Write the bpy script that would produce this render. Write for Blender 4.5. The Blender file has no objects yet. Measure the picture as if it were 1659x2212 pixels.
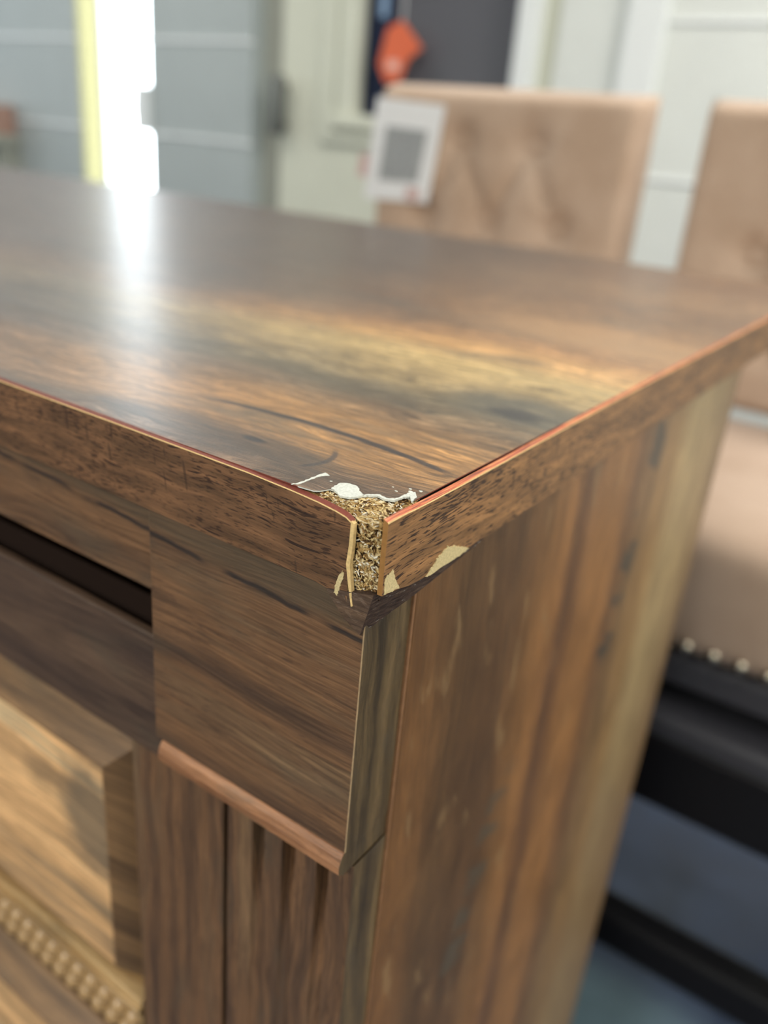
import bpy, bmesh, math, random
from mathutils import Vector, Matrix, noise
from mathutils.geometry import tessellate_polygon

SC = bpy.context.scene
COL = SC.collection
random.seed(7)

# ------------------------------------------------------------------ camera
# origin of the world = top front right corner of the island's tabletop, metres
# x along the island front (left is negative), y towards the back wall, z up
cam = bpy.data.cameras.new('camera')
camo = bpy.data.objects.new('camera', cam)
COL.objects.link(camo)
yaw, pitch, roll = -0.5703, 0.4176, 0.0910
fwd = Vector((math.sin(yaw) * math.cos(pitch), math.cos(yaw) * math.cos(pitch), -math.sin(pitch)))
rgt = Vector((math.cos(yaw), -math.sin(yaw), 0))
upv = rgt.cross(fwd)
r2 = math.cos(roll) * rgt + math.sin(roll) * upv
u2 = -math.sin(roll) * rgt + math.cos(roll) * upv
M = Matrix((r2, u2, -fwd)).transposed().to_4x4()
M.translation = Vector((0.0983, -0.1544, 0.0833))
camo.matrix_world = M
cam.sensor_fit = 'HORIZONTAL'
cam.sensor_width = 36.0
cam.lens = 36.0 * 1804.0 / 1659.0
cam.clip_start = 0.01
cam.dof.use_dof = True
cam.dof.focus_distance = (Vector((-0.003, 0.0, -0.008)) - M.translation).dot(fwd) + 0.012
cam.dof.aperture_fstop = cam.lens / 4.8
SC.camera = camo

# ------------------------------------------------------------------ world, lamps, exposure
W = bpy.data.worlds.new('daylight')
SC.world = W
W.use_nodes = True
bgn = W.node_tree.nodes['Background']
bgn.inputs[0].default_value = (0.86, 0.95, 1.0, 1)
bgn.inputs[1].default_value = 12.0
SC.view_settings.view_transform = 'Standard'
SC.view_settings.look = 'None'
SC.view_settings.gamma = 1.0
SC.view_settings.use_curve_mapping = False
SC.view_settings.exposure = 0.0


def area_lamp(loc, sx, sy, power, col=(1.0, 0.95, 0.88), rot=(0, 0, 0)):
    l = bpy.data.lights.new('area_lamp', 'AREA')
    l.shape = 'RECTANGLE'
    l.size, l.size_y = sx, sy
    l.energy = power
    l.color = col
    o = bpy.data.objects.new('area_lamp', l)
    o.location = loc
    o.rotation_euler = rot
    COL.objects.link(o)


area_lamp((-0.5, -2.1, 1.60), 1.8, 0.6, 80)
area_lamp((1.9, 0.1, 1.60), 0.6, 1.8, 52)
area_lamp((-2.4, 0.9, 1.66), 1.8, 0.6, 22)
area_lamp((0.45, 1.25, 1.62), 0.9, 0.5, 30)
area_lamp((-4.9, 0.9, 0.7), 1.6, 1.6, 22, (0.86, 0.94, 1.0), (0, -math.pi / 2, 0))  # upright side light added at left for daylight from an unseen shop window


# ------------------------------------------------------------------ small node language
def lin(c):
    return tuple(((v / 255.0) / 12.92 if v / 255.0 <= 0.04045 else ((v / 255.0 + 0.055) / 1.055) ** 2.4) for v in c)


class S:
    """wraps a node socket so that sums of sockets can be written as formulas"""

    def __init__(self, t, s):
        self.t, self.s = t, s

    def _m(self, op, b=None, c=None):
        n = self.t.nodes.new('ShaderNodeMath')
        n.operation = op
        for i, v in enumerate((self, b, c)):
            if v is None:
                continue
            if isinstance(v, S):
                self.t.links.new(v.s, n.inputs[i])
            else:
                n.inputs[i].default_value = v
        return S(self.t, n.outputs[0])

    def __add__(self, b): return self._m('ADD', b)
    def __radd__(self, b): return self._m('ADD', b)
    def __sub__(self, b): return self._m('SUBTRACT', b)
    def __mul__(self, b): return self._m('MULTIPLY', b)
    def __rmul__(self, b): return self._m('MULTIPLY', b)
    def __rsub__(self, b): return (self * -1.0)._m('ADD', b)
    def __truediv__(self, b): return self._m('DIVIDE', b)
    def __neg__(self): return self._m('MULTIPLY', -1.0)
    def abs(self): return self._m('ABSOLUTE')
    def sqrt(self): return self._m('SQRT')
    def pow(self, p): return self._m('POWER', p)
    def max(self, b): return self._m('MAXIMUM', b)
    def min(self, b): return self._m('MINIMUM', b)

    def step(self, lo, hi, a=0.0, b=1.0):
        n = self.t.nodes.new('ShaderNodeMapRange')
        n.interpolation_type = 'SMOOTHSTEP'
        n.clamp = True
        self.t.links.new(self.s, n.inputs[0])
        for i, v in zip((1, 2, 3, 4), (lo, hi, a, b)):
            n.inputs[i].default_value = v
        return S(self.t, n.outputs[0])


class Mat:
    def __init__(self, name):
        self.m = bpy.data.materials.new(name)
        self.m.use_nodes = True
        self.t = self.m.node_tree
        self.bsdf = self.t.nodes['Principled BSDF']
        tc = self.t.nodes.new('ShaderNodeTexCoord')
        sp = self.t.nodes.new('ShaderNodeSeparateXYZ')
        self.t.links.new(tc.outputs['Object'], sp.inputs[0])
        self.x, self.y, self.z = [S(self.t, o) for o in sp.outputs]

    def vec(self, a, b, c):
        n = self.t.nodes.new('ShaderNodeCombineXYZ')
        for i, v in enumerate((a, b, c)):
            if isinstance(v, S):
                self.t.links.new(v.s, n.inputs[i])
            else:
                n.inputs[i].default_value = v
        return n.outputs[0]

    def noise(self, a, b, c, detail=3.0, rough=0.55, dist=0.0):
        n = self.t.nodes.new('ShaderNodeTexNoise')
        n.inputs['Scale'].default_value = 1.0
        n.inputs['Detail'].default_value = detail
        n.inputs['Roughness'].default_value = rough
        n.inputs['Distortion'].default_value = dist
        self.t.links.new(self.vec(a, b, c), n.inputs['Vector'])
        return S(self.t, n.outputs[0])

    def cells(self, a, b, c, out='Distance'):
        n = self.t.nodes.new('ShaderNodeTexVoronoi')
        n.inputs['Scale'].default_value = 1.0
        self.t.links.new(self.vec(a, b, c), n.inputs['Vector'])
        if out == 'Random':
            sp = self.t.nodes.new('ShaderNodeSeparateXYZ')
            self.t.links.new(n.outputs['Color'], sp.inputs[0])
            return S(self.t, sp.outputs[0])
        return S(self.t, n.outputs[out])

    def ramp(self, f, stops, interp='LINEAR'):
        n = self.t.nodes.new('ShaderNodeValToRGB')
        n.color_ramp.interpolation = interp
        e = n.color_ramp.elements
        while len(e) < len(stops):
            e.new(0.5)
        for el, (p, c) in zip(e, sorted(stops, key=lambda q: q[0])):
            el.position = p
            el.color = lin(c) + (1,)
        self.t.links.new(f.s, n.inputs[0])
        return n.outputs[0]

    def mix(self, f, a, b, mode='MIX'):
        n = self.t.nodes.new('ShaderNodeMix')
        n.data_type = 'RGBA'
        n.blend_type = mode
        n.clamp_factor = True
        if isinstance(f, S):
            self.t.links.new(f.s, n.inputs[0])
        else:
            n.inputs[0].default_value = f
        for i, v in ((6, a), (7, b)):
            if isinstance(v, tuple):
                n.inputs[i].default_value = lin(v) + (1,)
            elif isinstance(v, S):
                self.t.links.new(v.s, n.inputs[i])
            else:
                self.t.links.new(v, n.inputs[i])
        return n.outputs[2]

    def scale(self, colour, f):
        return self.mix(1.0, colour, f, 'MULTIPLY')

    def finish(self, colour, rough=0.5, spec=0.5, bump=None, height=0.001, strength=1.0, **kw):
        b = self.bsdf
        if isinstance(colour, tuple):
            b.inputs['Base Color'].default_value = lin(colour) + (1,)
        else:
            self.t.links.new(colour, b.inputs['Base Color'])
        if isinstance(rough, S):
            self.t.links.new(rough.s, b.inputs['Roughness'])
        else:
            b.inputs['Roughness'].default_value = rough
        b.inputs['Specular IOR Level'].default_value = spec
        for k, v in kw.items():
            b.inputs[k].default_value = v
        if bump is not None:
            n = self.t.nodes.new('ShaderNodeBump')
            n.inputs['Distance'].default_value = height
            n.inputs['Strength'].default_value = strength
            self.t.links.new(bump.s, n.inputs['Height'])
            self.t.links.new(n.outputs[0], b.inputs['Normal'])
        return self.m


def plain(name, c, rough=0.5, spec=0.5, grain=0.0, sc=300.0, **kw):
    m = Mat(name)
    if grain:
        f = m.noise(m.x * sc, m.y * sc, m.z * sc, 4).step(0.2, 0.8, 1.0 - grain, 1.0 + grain)
        col = m.scale(m.ramp(f * 0.0, [(0, c), (1, c)]), f)
    else:
        col = c
    return m.finish(col, rough, spec, **kw)


def axes(m, grain):
    if grain == 'x':
        return m.x, m.y, m.z
    if grain == 'y':
        return m.y, m.z, m.x
    return m.z, m.y, m.x


def wood(name, grain, stops, scale=1.0, pores=0.5, rough=0.42, spec=0.5, gain=1.0, streak=0.35, off=0.0, extra=None, bump=0.0003, warpf=1.0):
    """printed rustic wood: long soft bands, fine fibres, dark pores"""
    m = Mat(name)
    u, v, w = axes(m, grain)
    if grain == 'x':
        v, w = v + w, w * 0.0
    elif grain == 'z':
        v, w = v + w, w * 0.0
    elif grain == 'y':
        v, w = v + w, w * 0.0
    k = scale
    warp = m.noise(u * (9 * k) + off, v * (14 * k), 3.1, 2)
    v2 = v + (warp - 0.5) * (0.022 * warpf / k)
    band = m.noise(u * (4 * k) + off, v2 * (75 * k), 1.7 + off, 4, 0.6)
    fine = m.noise(u * (45 * k), v2 * (900 * k), 5.0 + off, 3, 0.6)
    col = m.ramp(band.step(0.22, 0.78), stops)
    col = m.scale(col, fine.step(0.25, 0.75, 1.0 - streak, 1.0 + streak) * gain)
    blot = m.noise(u * (14 * k), v * (40 * k), 9.0 + off, 3)
    col = m.mix(blot.step(0.52, 0.72, 0.0, 0.45), col, (84, 76, 62))
    if pores:
        p = m.noise(u * (150 * k) + off, v2 * (1300 * k), 2.0, 2, 0.5) + (m.noise(u * (30 * k), v * (60 * k), 7.7, 2) - 0.5) * 0.5
        col = m.mix(p.step(0.60, 0.70, 0.0, pores), col, (44, 31, 26))
    if extra:
        col = extra(m, col)
    return m.finish(col, rough, spec, fine, bump, 0.6)


# ------------------------------------------------------------------ mesh helpers
def new_obj(name, bm, mats, parent=None, smooth=False, loc=None):
    me = bpy.data.meshes.new(name)
    bmesh.ops.recalc_face_normals(bm, faces=bm.faces[:])
    bm.to_mesh(me)
    bm.free()
    for mt in (mats if isinstance(mats, (list, tuple)) else [mats]):
        me.materials.append(mt)
    if smooth:
        for p in me.polygons:
            p.use_smooth = True
    o = bpy.data.objects.new(name, me)
    COL.objects.link(o)
    if parent is not None:
        adopt(o, parent)
    elif loc:
        o.location = loc
    return o


def world_loc(o):
    v = Vector(o.location)
    while o.parent:
        o = o.parent
        v += o.location
    return v


def adopt(o, parent):
    """parent without moving: every mesh here is written in world metres"""
    o.parent = parent
    o.location = -world_loc(parent)


def thing(name, loc, label=None, cat=None, group=None, kind=None):
    o = bpy.data.objects.new(name, None)
    o.empty_display_size = 0.05
    o.location = loc
    COL.objects.link(o)
    return tag(o, label, cat, group, kind)


def tag(o, label=None, cat=None, group=None, kind=None):
    for k, v in (('label', label), ('category', cat), ('group', group), ('kind', kind)):
        if v:
            o[k] = v
    return o


def box(bm, x0, x1, y0, y1, z0, z1, bev=0.0, seg=2, mi=0):
    vs = [bm.verts.new((x, y, z)) for x in (x0, x1) for y in (y0, y1) for z in (z0, z1)]
    fs = [(0, 1, 3, 2), (4, 6, 7, 5), (0, 4, 5, 1), (2, 3, 7, 6), (0, 2, 6, 4), (1, 5, 7, 3)]
    ff = [bm.faces.new([vs[i] for i in f]) for f in fs]
    for f in ff:
        f.material_index = mi
    if bev:
        es = list({e for f in ff for e in f.edges})
        bmesh.ops.bevel(bm, geom=es, offset=bev, segments=seg, affect='EDGES', profile=0.5, clamp_overlap=True)
    return ff


def boxo(name, dims, mat, parent=None, bev=0.0, seg=2, smooth=False):
    bm = bmesh.new()
    box(bm, *dims, bev, seg)
    return new_obj(name, bm, mat, parent, smooth)


def prism(bm, pts, z0, z1, axis=2, mi=0):
    """extrude a closed outline along an axis; pts are the two other coordinates in xyz order"""
    def P(p, h):
        q = list(p)
        q.insert(axis, h)
        return q
    a = [bm.verts.new(P(p, z0)) for p in pts]
    b = [bm.verts.new(P(p, z1)) for p in pts]
    n = len(pts)
    fs = []
    for t in tessellate_polygon([[Vector((p[0] * 1000, p[1] * 1000, 0)) for p in pts]]):
        fs.append(bm.faces.new([a[i] for i in t][::-1]))
        fs.append(bm.faces.new([b[i] for i in t]))
    for i in range(n):
        fs.append(bm.faces.new((a[i], a[(i + 1) % n], b[(i + 1) % n], b[i])))
    for f in fs:
        f.material_index = mi
    return fs


def mm(pts):
    return [tuple(v * 0.001 for v in p) for p in pts]


def rag(pts, amp, sub=5, seed=0.0):
    """a torn outline: every edge split and shaken"""
    out = []
    for i, a in enumerate(pts):
        b = pts[(i + 1) % len(pts)]
        for k in range(sub):
            t = k / sub
            x, y = a[0] + (b[0] - a[0]) * t, a[1] + (b[1] - a[1]) * t
            j = amp if k else amp * 0.3
            out.append((x + random.uniform(-j, j), y + random.uniform(-j, j)))
    return out


def prismo(name, pts, z0, z1, axis, mat, parent=None):
    bm = bmesh.new()
    prism(bm, pts, z0, z1, axis)
    bmesh.ops.triangulate(bm, faces=[f for f in bm.faces if len(f.verts) > 4])
    return new_obj(name, bm, mat, parent)


def grid(bm, nu, nv, fn, mi=0):
    vs = [[bm.verts.new(fn(i / nu, j / nv)) for j in range(nv + 1)] for i in range(nu + 1)]
    for i in range(nu):
        for j in range(nv):
            f = bm.faces.new((vs[i][j], vs[i + 1][j], vs[i + 1][j + 1], vs[i][j + 1]))
            f.material_index = mi
    return vs


# ------------------------------------------------------------------ materials of the island
def make_top():
    m = Mat('tabletop_laminate')
    x, y = m.x, m.y
    wob = m.noise(x * 5.0, y * 14.0, 0.3, 3, 0.55) - 0.5
    wob2 = m.noise(x * 16.0, y * 60.0, 4.3, 3, 0.6) - 0.5
    v = y - x * 0.10 + wob * 0.050 + wob2 * 0.016
    tone = m.ramp((v + 0.02) / 0.70, [
        (0.00, (92, 74, 60)), (0.045, (96, 76, 58)), (0.072, (146, 108, 66)), (0.115, (154, 113, 66)), (0.150, (116, 92, 66)),
        (0.175, (108, 96, 74)), (0.215, (150, 128, 88)), (0.255, (190, 162, 108)), (0.295, (190, 146, 92)), (0.335, (160, 118, 76)),
        (0.37, (128, 98, 70)), (0.42, (118, 88, 62)), (0.46, (134, 100, 68)), (0.52, (126, 95, 66)), (0.56, (118, 88, 62)),
        (0.68, (130, 100, 72)), (0.80, (116, 86, 62)), (1.0, (124, 94, 68))])
    f1 = m.noise(x * 26.0, v * 420.0, 2.2, 4, 0.62)
    f2 = m.noise(x * 110.0, v * 2600.0, 8.2, 3, 0.65)
    col = m.scale(tone, f1.step(0.25, 0.75, 0.72, 1.52))
    col = m.scale(col, f2.step(0.30, 0.70, 0.52, 1.48))
    f3 = m.noise(x * 48.0, v * 1100.0, 12.0, 3, 0.6)
    col = m.scale(col, f3.step(0.30, 0.70, 0.68, 1.30))
    mot = m.noise(x * 50.0, v * 170.0, 15.0, 4, 0.65)
    col = m.scale(col, mot.step(0.32, 0.68, 0.74, 1.22))
    # grey weathered patches
    g = m.noise(x * 11.0, v * 55.0, 6.6, 4, 0.6)
    col = m.mix(g.step(0.52, 0.70, 0.0, 0.55), col, (88, 84, 72))

    def spot(cx, cy, rx, ry, soft=0.5, amt=1.0, jit=0.5):
        dx = (x - cx) / rx
        dy = (y - cy + wob2 * ry * jit) / ry
        d = (dx * dx + dy * dy).sqrt() + (m.noise(x * 90.0, y * 240.0, cx * 31.0, 3) - 0.5) * 0.9
        return d.step(1.0 - soft, 1.0 + soft, amt, 0.0)
    col = m.mix(spot(-0.062, 0.016, 0.036, 0.011, 0.45, 0.62), col, (72, 66, 60))
    col = m.mix(spot(-0.018, 0.112, 0.030, 0.016, 0.55, 0.80), col, (84, 82, 72))
    col = m.mix(spot(-0.0184, 0.1054, 0.010, 0.006, 0.5, 0.85), col, (46, 44, 46))
    col = m.mix(spot(-0.080, 0.088, 0.040, 0.008, 0.6, 0.55), col, (80, 72, 58))
    col = m.mix(spot(-0.0605, 0.0192, 0.0042, 0.0016, 0.35, 0.9), col, (44, 42, 44))
    col = m.mix(spot(-0.110, 0.012, 0.013, 0.004, 0.5, 0.6), col, (60, 58, 58))
    col = m.mix(spot(-0.035, 0.262, 0.080, 0.032, 0.6, 0.5), col, (198, 154, 106))
    col = m.mix(x.step(-0.30, -0.05, 0.85, 0.0), col, m.scale(m.ramp(f1.step(0.3, 0.7), [(0, (56, 50, 46)), (1, (98, 86, 78))]), f2.step(0.28, 0.72, 0.75, 1.25)))  # greyer towards the left: glare haze put into the colour
    # the long dark crack: an arc that sags towards the front at both ends
    t = (x + 0.052) / 0.057
    arc = y - (0.0432 - t * t * 0.0072 + (m.noise(x * 60.0, 0.0, 0.0, 2) - 0.5) * 0.0015)
    wid = (x + 0.05).abs().step(0.01, 0.08, 0.0019, 0.0010)
    line = (arc.abs() / wid).step(0.5, 1.2, 1.0, 0.0) * x.step(-0.115, -0.085) * x.step(-0.012, 0.002, 1.0, 0.0)
    col = m.mix(line * 0.92, col, (40, 38, 40))
    # short hooked crack nearer the corner
    hx = x + 0.0345 + (y - 0.0205) * (y - 0.0205) * 45.0
    hook = (hx.abs() / 0.0011).step(0.4, 1.3, 1.0, 0.0) * y.step(0.011, 0.014) * y.step(0.027, 0.031, 1.0, 0.0)
    col = m.mix(hook * 0.75, col, (52, 50, 52))
    p = m.noise(x * 160.0, y * 2200.0, 3.0, 2, 0.5)
    col = m.mix(p.step(0.62, 0.72, 0.0, 0.55), col, (52, 40, 32))
    # embossed canvas-like relief with fine brush lines along the grain
    weave = (m.noise(x * 1300.0, y * 1300.0, 0.0, 2, 0.6) * 1.6 + f2 * 1.1 + m.noise(x * 60.0, y * 700.0, 1.0, 2) * 2.2)
    rough = m.noise(x * 9.0, y * 60.0, 2.0, 3).step(0.3, 0.7, 0.52, 0.60)
    return m.finish(col, rough, 0.6, weave, 0.00040, 0.75, **{'Coat Weight': 0.45, 'Coat Roughness': 0.31})


def side_extra(m, col):
    y, z = m.y, m.z
    wob = m.noise(z * 5.0, y * 16.0, 1.0, 3) - 0.5
    v = y + wob * 0.030 + (m.noise(z * 14.0, y * 60.0, 3.0, 3) - 0.5) * 0.012
    tone = m.ramp(v / 0.42, [
        (0.03, (130, 90, 48)), (0.075, (118, 82, 45)), (0.13, (90, 66, 39)), (0.24, (92, 66, 40)), (0.29, (124, 88, 50)), (0.33, (148, 104, 60)),
        (0.37, (96, 66, 44)), (0.42, (146, 103, 60)), (0.48, (152, 107, 62)), (0.53, (112, 80, 52)), (0.60, (130, 102, 68)), (0.66, (148, 116, 74)),
        (0.74, (172, 150, 108)), (0.86, (158, 136, 98)), (0.97, (124, 100, 72))])
    f1 = m.noise(z * 22.0, v * 330.0, 2.2, 4, 0.6)
    c2 = m.scale(tone, f1.step(0.25, 0.75, 0.76, 1.24))
    col = m.mix(0.82, col, c2)
    mot = m.noise(z * 26.0, y * 55.0, 7.0, 4, 0.6)
    col = m.scale(col, mot.step(0.3, 0.7, 0.78, 1.14))
    pale = m.noise(z * 30.0 + y * 40.0, y * 70.0, 11.0, 3)
    col = m.mix(pale.step(0.60, 0.72, 0.0, 0.45), col, (150, 122, 84))
    col = m.mix(z.step(-0.45, -0.12, 0.6, 0.0) * y.step(0.25, 0.30), col, (124, 96, 66))

    # the row of short dark knots that runs down the panel like a ladder
    def ladder(y0, slope, z0, z1, amt):
        yc = y - (y0 + (z + 0.03) * slope)
        inside = (yc.abs() / 0.014).step(0.5, 1.1, 1.0, 0.0) * z.step(z1 - 0.02, z1) * z.step(z0 - 0.005, z0 + 0.02, 1.0, 0.0)
        rung = m.noise(z * 75.0 + y * 30.0, y * 18.0, 4.0, 2).step(0.47, 0.60)
        return rung * inside * amt
    col = m.mix(ladder(0.248, 0.15, -0.025, -0.15, 0.9), col, (66, 62, 54))
    col = m.mix(ladder(0.152, 0.26, -0.17, -0.42, 0.75), col, (84, 76, 62))
    return col


BROWN = [(0.0, (66, 50, 38)), (0.3, (92, 68, 48)), (0.55, (112, 82, 56)), (0.75, (100, 76, 54)), (1.0, (132, 104, 74))]
GREYB = [(0.0, (66, 54, 38)), (0.4, (104, 86, 58)), (0.7, (126, 104, 70)), (1.0, (150, 124, 86))]
TAN = [(0.0, (108, 94, 74)), (0.3, (158, 124, 86)), (0.6, (186, 148, 104)), (0.8, (158, 136, 104)), (1.0, (200, 170, 126))]


def block_extra(m, col):
    # grey weathered streak just under the tabletop with a black crack along its lower edge
    d = m.z + 0.0355 + (m.noise(m.x * 40.0, 0.0, 0.0, 3) - 0.5) * 0.004 + (m.x + 0.04) * 0.05
    col = m.mix(d.step(-0.001, 0.004, 0.0, 0.62), col, (74, 66, 52))
    ck = (d.abs() / 0.0011).step(0.3, 1.2, 1.0, 0.0) * m.noise(m.x * 30.0, 2.0, 0.0, 2).step(0.38, 0.5)
    return m.mix(ck * 0.85, col, (38, 34, 32))


def panel_extra(m, col):
    d = (((m.x + 0.135) / 0.022).pow(2.0) + ((m.z + 0.185) / 0.030).pow(2.0)).sqrt() + (m.noise(m.x * 60.0, 0.0, m.z * 120.0, 3) - 0.5) * 1.0
    return m.mix(d.step(0.5, 1.3, 0.75, 0.0), col, (92, 86, 74))


def make_banding(name, grain, base, dens=0.6, seed=0.0, freq=330.0, cut=0.53):
    """edge tape printed with ticked oak: short dark dashes along the tape, some cross cracks"""
    m = Mat(name)
    u = m.x if grain == 'x' else m.y
    v = m.z
    wv = v + (m.noise(u * 26.0 + seed, v * 60.0, 0.0, 2) - 0.5) * 0.0045
    soft = m.noise(u * 30.0, wv * 260.0, seed, 3, 0.6)
    col = m.ramp(soft.step(0.25, 0.75), [(0, tuple(int(c * 0.78) for c in base)), (0.5, base), (1, tuple(min(255, int(c * 1.22)) for c in base))])
    fib = m.noise(u * 90.0, wv * 1600.0, 4.0 + seed, 2)
    col = m.scale(col, fib.step(0.25, 0.75, 0.84, 1.16))
    dens_n = m.noise(u * 22.0 + seed, v * 90.0, 6.0, 2) - 0.5
    d1 = m.noise(u * freq + seed, wv * 1700.0, 1.0, 2, 0.5) + dens_n * 0.40
    col = m.mix(d1.step(cut, cut + 0.07, 0.0, dens), col, (44, 29, 22))
    d2 = m.noise(u * 55.0 + seed, wv * 620.0, 3.0, 2, 0.5)
    col = m.mix(d2.step(0.64, 0.68, 0.0, 0.85), col, (38, 26, 22))
    # a few cracks across the tape
    cr = m.noise(u * 420.0 + v * 60.0, v * 70.0, 8.0 + seed, 1) + (m.noise(u * 26.0 + seed, 0.0, 3.3, 2) - 0.5) * 0.7
    col = m.mix(cr.step(0.70, 0.76, 0.0, 0.55), col, (50, 36, 28))
    return m.finish(col, 0.45, 0.4, d1 * -1.0, 0.0002, 0.5)


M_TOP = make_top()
M_SIDE = wood('side_panel_wood', 'z', BROWN, 1.0, 0.25, extra=side_extra)
M_BLOCK = wood('front_wood_across', 'x', BROWN, 1.0, 0.45, extra=block_extra, warpf=0.4)
M_BLOCK_SIDE = wood('block_side_wood', 'z', GREYB, 3.0, 0.45, streak=0.3, off=3.0, gain=0.6)
M_POST_SIDE = wood('post_side_wood', 'z', GREYB, 1.6, 0.5, streak=0.4, off=6.0, gain=0.62)
M_FRONT_V = wood('front_wood_upright', 'z', BROWN, 1.2, 0.35, off=5.0)
M_FRONT_H = wood('rail_wood', 'x', [(0, (56, 44, 37)), (0.5, (76, 59, 47)), (1, (92, 72, 56))], 0.8, 0.25, off=8.0)
M_BEAD = wood('bead_wood', 'x', [(0, (108, 72, 48)), (0.5, (146, 102, 69)), (1, (176, 128, 92))], 2.5, 0.25, 0.35, streak=0.3)
M_PANEL = wood('raised_panel_wood', 'x', TAN, 0.8, 0.15, extra=panel_extra, off=2.0, gain=1.7)
M_BEVEL = wood('panel_bevel_wood', 'x', [(0, (84, 64, 44)), (0.5, (120, 92, 62)), (1, (144, 112, 76))], 1.0, 0.2, off=4.0)
M_GOLD = wood('bead_strip_wood', 'x', [(0, (124, 98, 62)), (0.5, (168, 136, 92)), (1, (204, 174, 126))], 1.5, 0.0, 0.22, 0.8, streak=0.2)
M_BAND_F = make_banding('front_edge_tape', 'x', (106, 77, 53), 0.75, 2.0, 260.0, 0.565)
M_BAND_S = make_banding('side_edge_tape', 'y', (138, 101, 64), 0.9, 9.0, 190.0, 0.535)
M_RED = plain('red_brown_tape_edge', (120, 62, 50), 0.45, 0.4, 0.15, 900)
M_CREAM = plain('cream_raw_edge', (214, 184, 128), 0.7, 0.2, 0.18, 1200)
M_AMBER = plain('amber_tape_end', (150, 108, 58), 0.45, 0.4, 0.12, 700)


def make_orange():
    m = Mat('orange_tape_edge')
    f = m.noise(m.y * 50.0, m.x * 2600.0, m.z * 2600.0, 3, 0.6)
    col = m.ramp(f.step(0.3, 0.7), [(0, (108, 50, 36)), (0.45, (176, 84, 48)), (0.75, (206, 116, 66)), (1, (226, 170, 110))])
    return m.finish(col, 0.45, 0.4)


M_ORANGE = make_orange()


def make_chip():
    m = Mat('raw_chipboard')
    a = m.cells(m.x * 420.0 + m.noise(m.x * 300.0, m.y * 300.0, m.z * 300.0, 2) * 2.0, m.y * 700.0, m.z * 900.0, 'Random')
    f = m.noise(m.x * 700.0, m.y * 1500.0, m.z * 1500.0, 4, 0.7)
    col = m.ramp((a * 0.6 + f * 0.4).step(0.2, 0.85), [(0, (60, 42, 22)), (0.2, (124, 94, 52)), (0.5, (184, 156, 102)), (0.8, (208, 184, 134)), (1, (222, 212, 184))])
    d = m.noise(m.x * 350.0, m.y * 500.0, m.z * 800.0, 3)
    col = m.mix(d.step(0.60, 0.70, 0.0, 0.8), col, (40, 28, 18))
    return m.finish(col, 0.8, 0.2, f, 0.00015, 0.8)


M_CHIP = make_chip()
M_TORN = plain('torn_backing_paper', (200, 203, 194), 0.8, 0.2, 0.16, 1500)
M_TORN2 = plain('torn_tan_paper', (200, 182, 136), 0.8, 0.2, 0.22, 1800)


def make_flap():
    m = Mat('crushed_dark_laminate')
    u = m.y + m.x
    f = m.noise(u * 160.0, m.z * 1500.0, 2.0, 4, 0.65, 0.6)
    col = m.ramp(f.step(0.25, 0.75), [(0, (38, 28, 24)), (0.5, (66, 50, 42)), (1, (92, 74, 60))])
    wsc = m.noise(u * 300.0 + m.z * 300.0, m.z * 700.0, 5.0, 4, 0.7)
    col = m.mix(wsc.step(0.60, 0.68) * m.y.step(0.001, 0.006, 0.0, 0.75), col, (184, 180, 172))
    return m.finish(col, 0.6, 0.3, f, 0.0002, 0.8)


M_FLAP = make_flap()
M_FLAP_F = wood('bent_front_skin', 'x', [(0, (58, 46, 38)), (0.5, (84, 66, 52)), (1, (104, 82, 62))], 1.6, 0.4)
M_STRIP = plain('light_brown_strip', (134, 98, 68), 0.5, 0.4, 0.15, 400)
M_ARRIS = plain('worn_arris', (158, 134, 102), 0.5, 0.4, 0.2, 500)
M_DARK = plain('unlit_inside', (50, 38, 32), 0.7, 0.2)  # shade of the front recesses put into the colour

# ------------------------------------------------------------------ materials of the shop
def make_wall(name, c):
    m = Mat(name)
    f = m.noise(m.x * 5.0, m.y * 5.0, m.z * 5.0, 4)
    return m.finish(m.scale(m.ramp(f * 0.0, [(0, c), (1, c)]), f.step(0.2, 0.8, 0.96, 1.03)), 0.5, 0.3)


M_WALL = make_wall('white_wall_paint', (226, 230, 226))
M_GREYW = make_wall('grey_wall_paint', (176, 184, 184))
M_DOOR = make_wall('greenish_white_door_paint', (214, 216, 200))
M_TRIM = plain('white_trim_paint', (236, 240, 240), 0.4, 0.4)
M_CEIL = plain('ceiling_paint', (228, 228, 224), 0.8, 0.2)


def make_floor():
    m = Mat('blue_grey_floor')
    f = m.noise(m.x * 2.2, m.y * 2.2, 0.0, 4, 0.55)
    g = m.noise(m.x * 40.0, m.y * 40.0, 0.0, 3)
    col = m.ramp(f.step(0.3, 0.7), [(0, (20, 32, 54)), (0.6, (28, 44, 70)), (1, (58, 72, 96))])
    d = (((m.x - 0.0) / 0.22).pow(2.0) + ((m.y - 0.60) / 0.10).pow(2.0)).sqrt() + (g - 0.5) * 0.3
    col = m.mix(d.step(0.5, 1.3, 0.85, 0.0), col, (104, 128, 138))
    return m.finish(m.scale(col, g.step(0.2, 0.8, 0.92, 1.08)), 0.4, 0.5)


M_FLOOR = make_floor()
M_GLASS = plain('dark_door_glass', (100, 100, 106), 0.12, 0.5)
M_NAVY = plain('navy_film', (26, 36, 62), 0.3, 0.4)
M_STEEL = plain('brushed_handle_metal', (120, 122, 118), 0.35, 0.5, Metallic=0.6)
M_SEAM = plain('dark_seam', (160, 162, 152), 0.7, 0.2)


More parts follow.
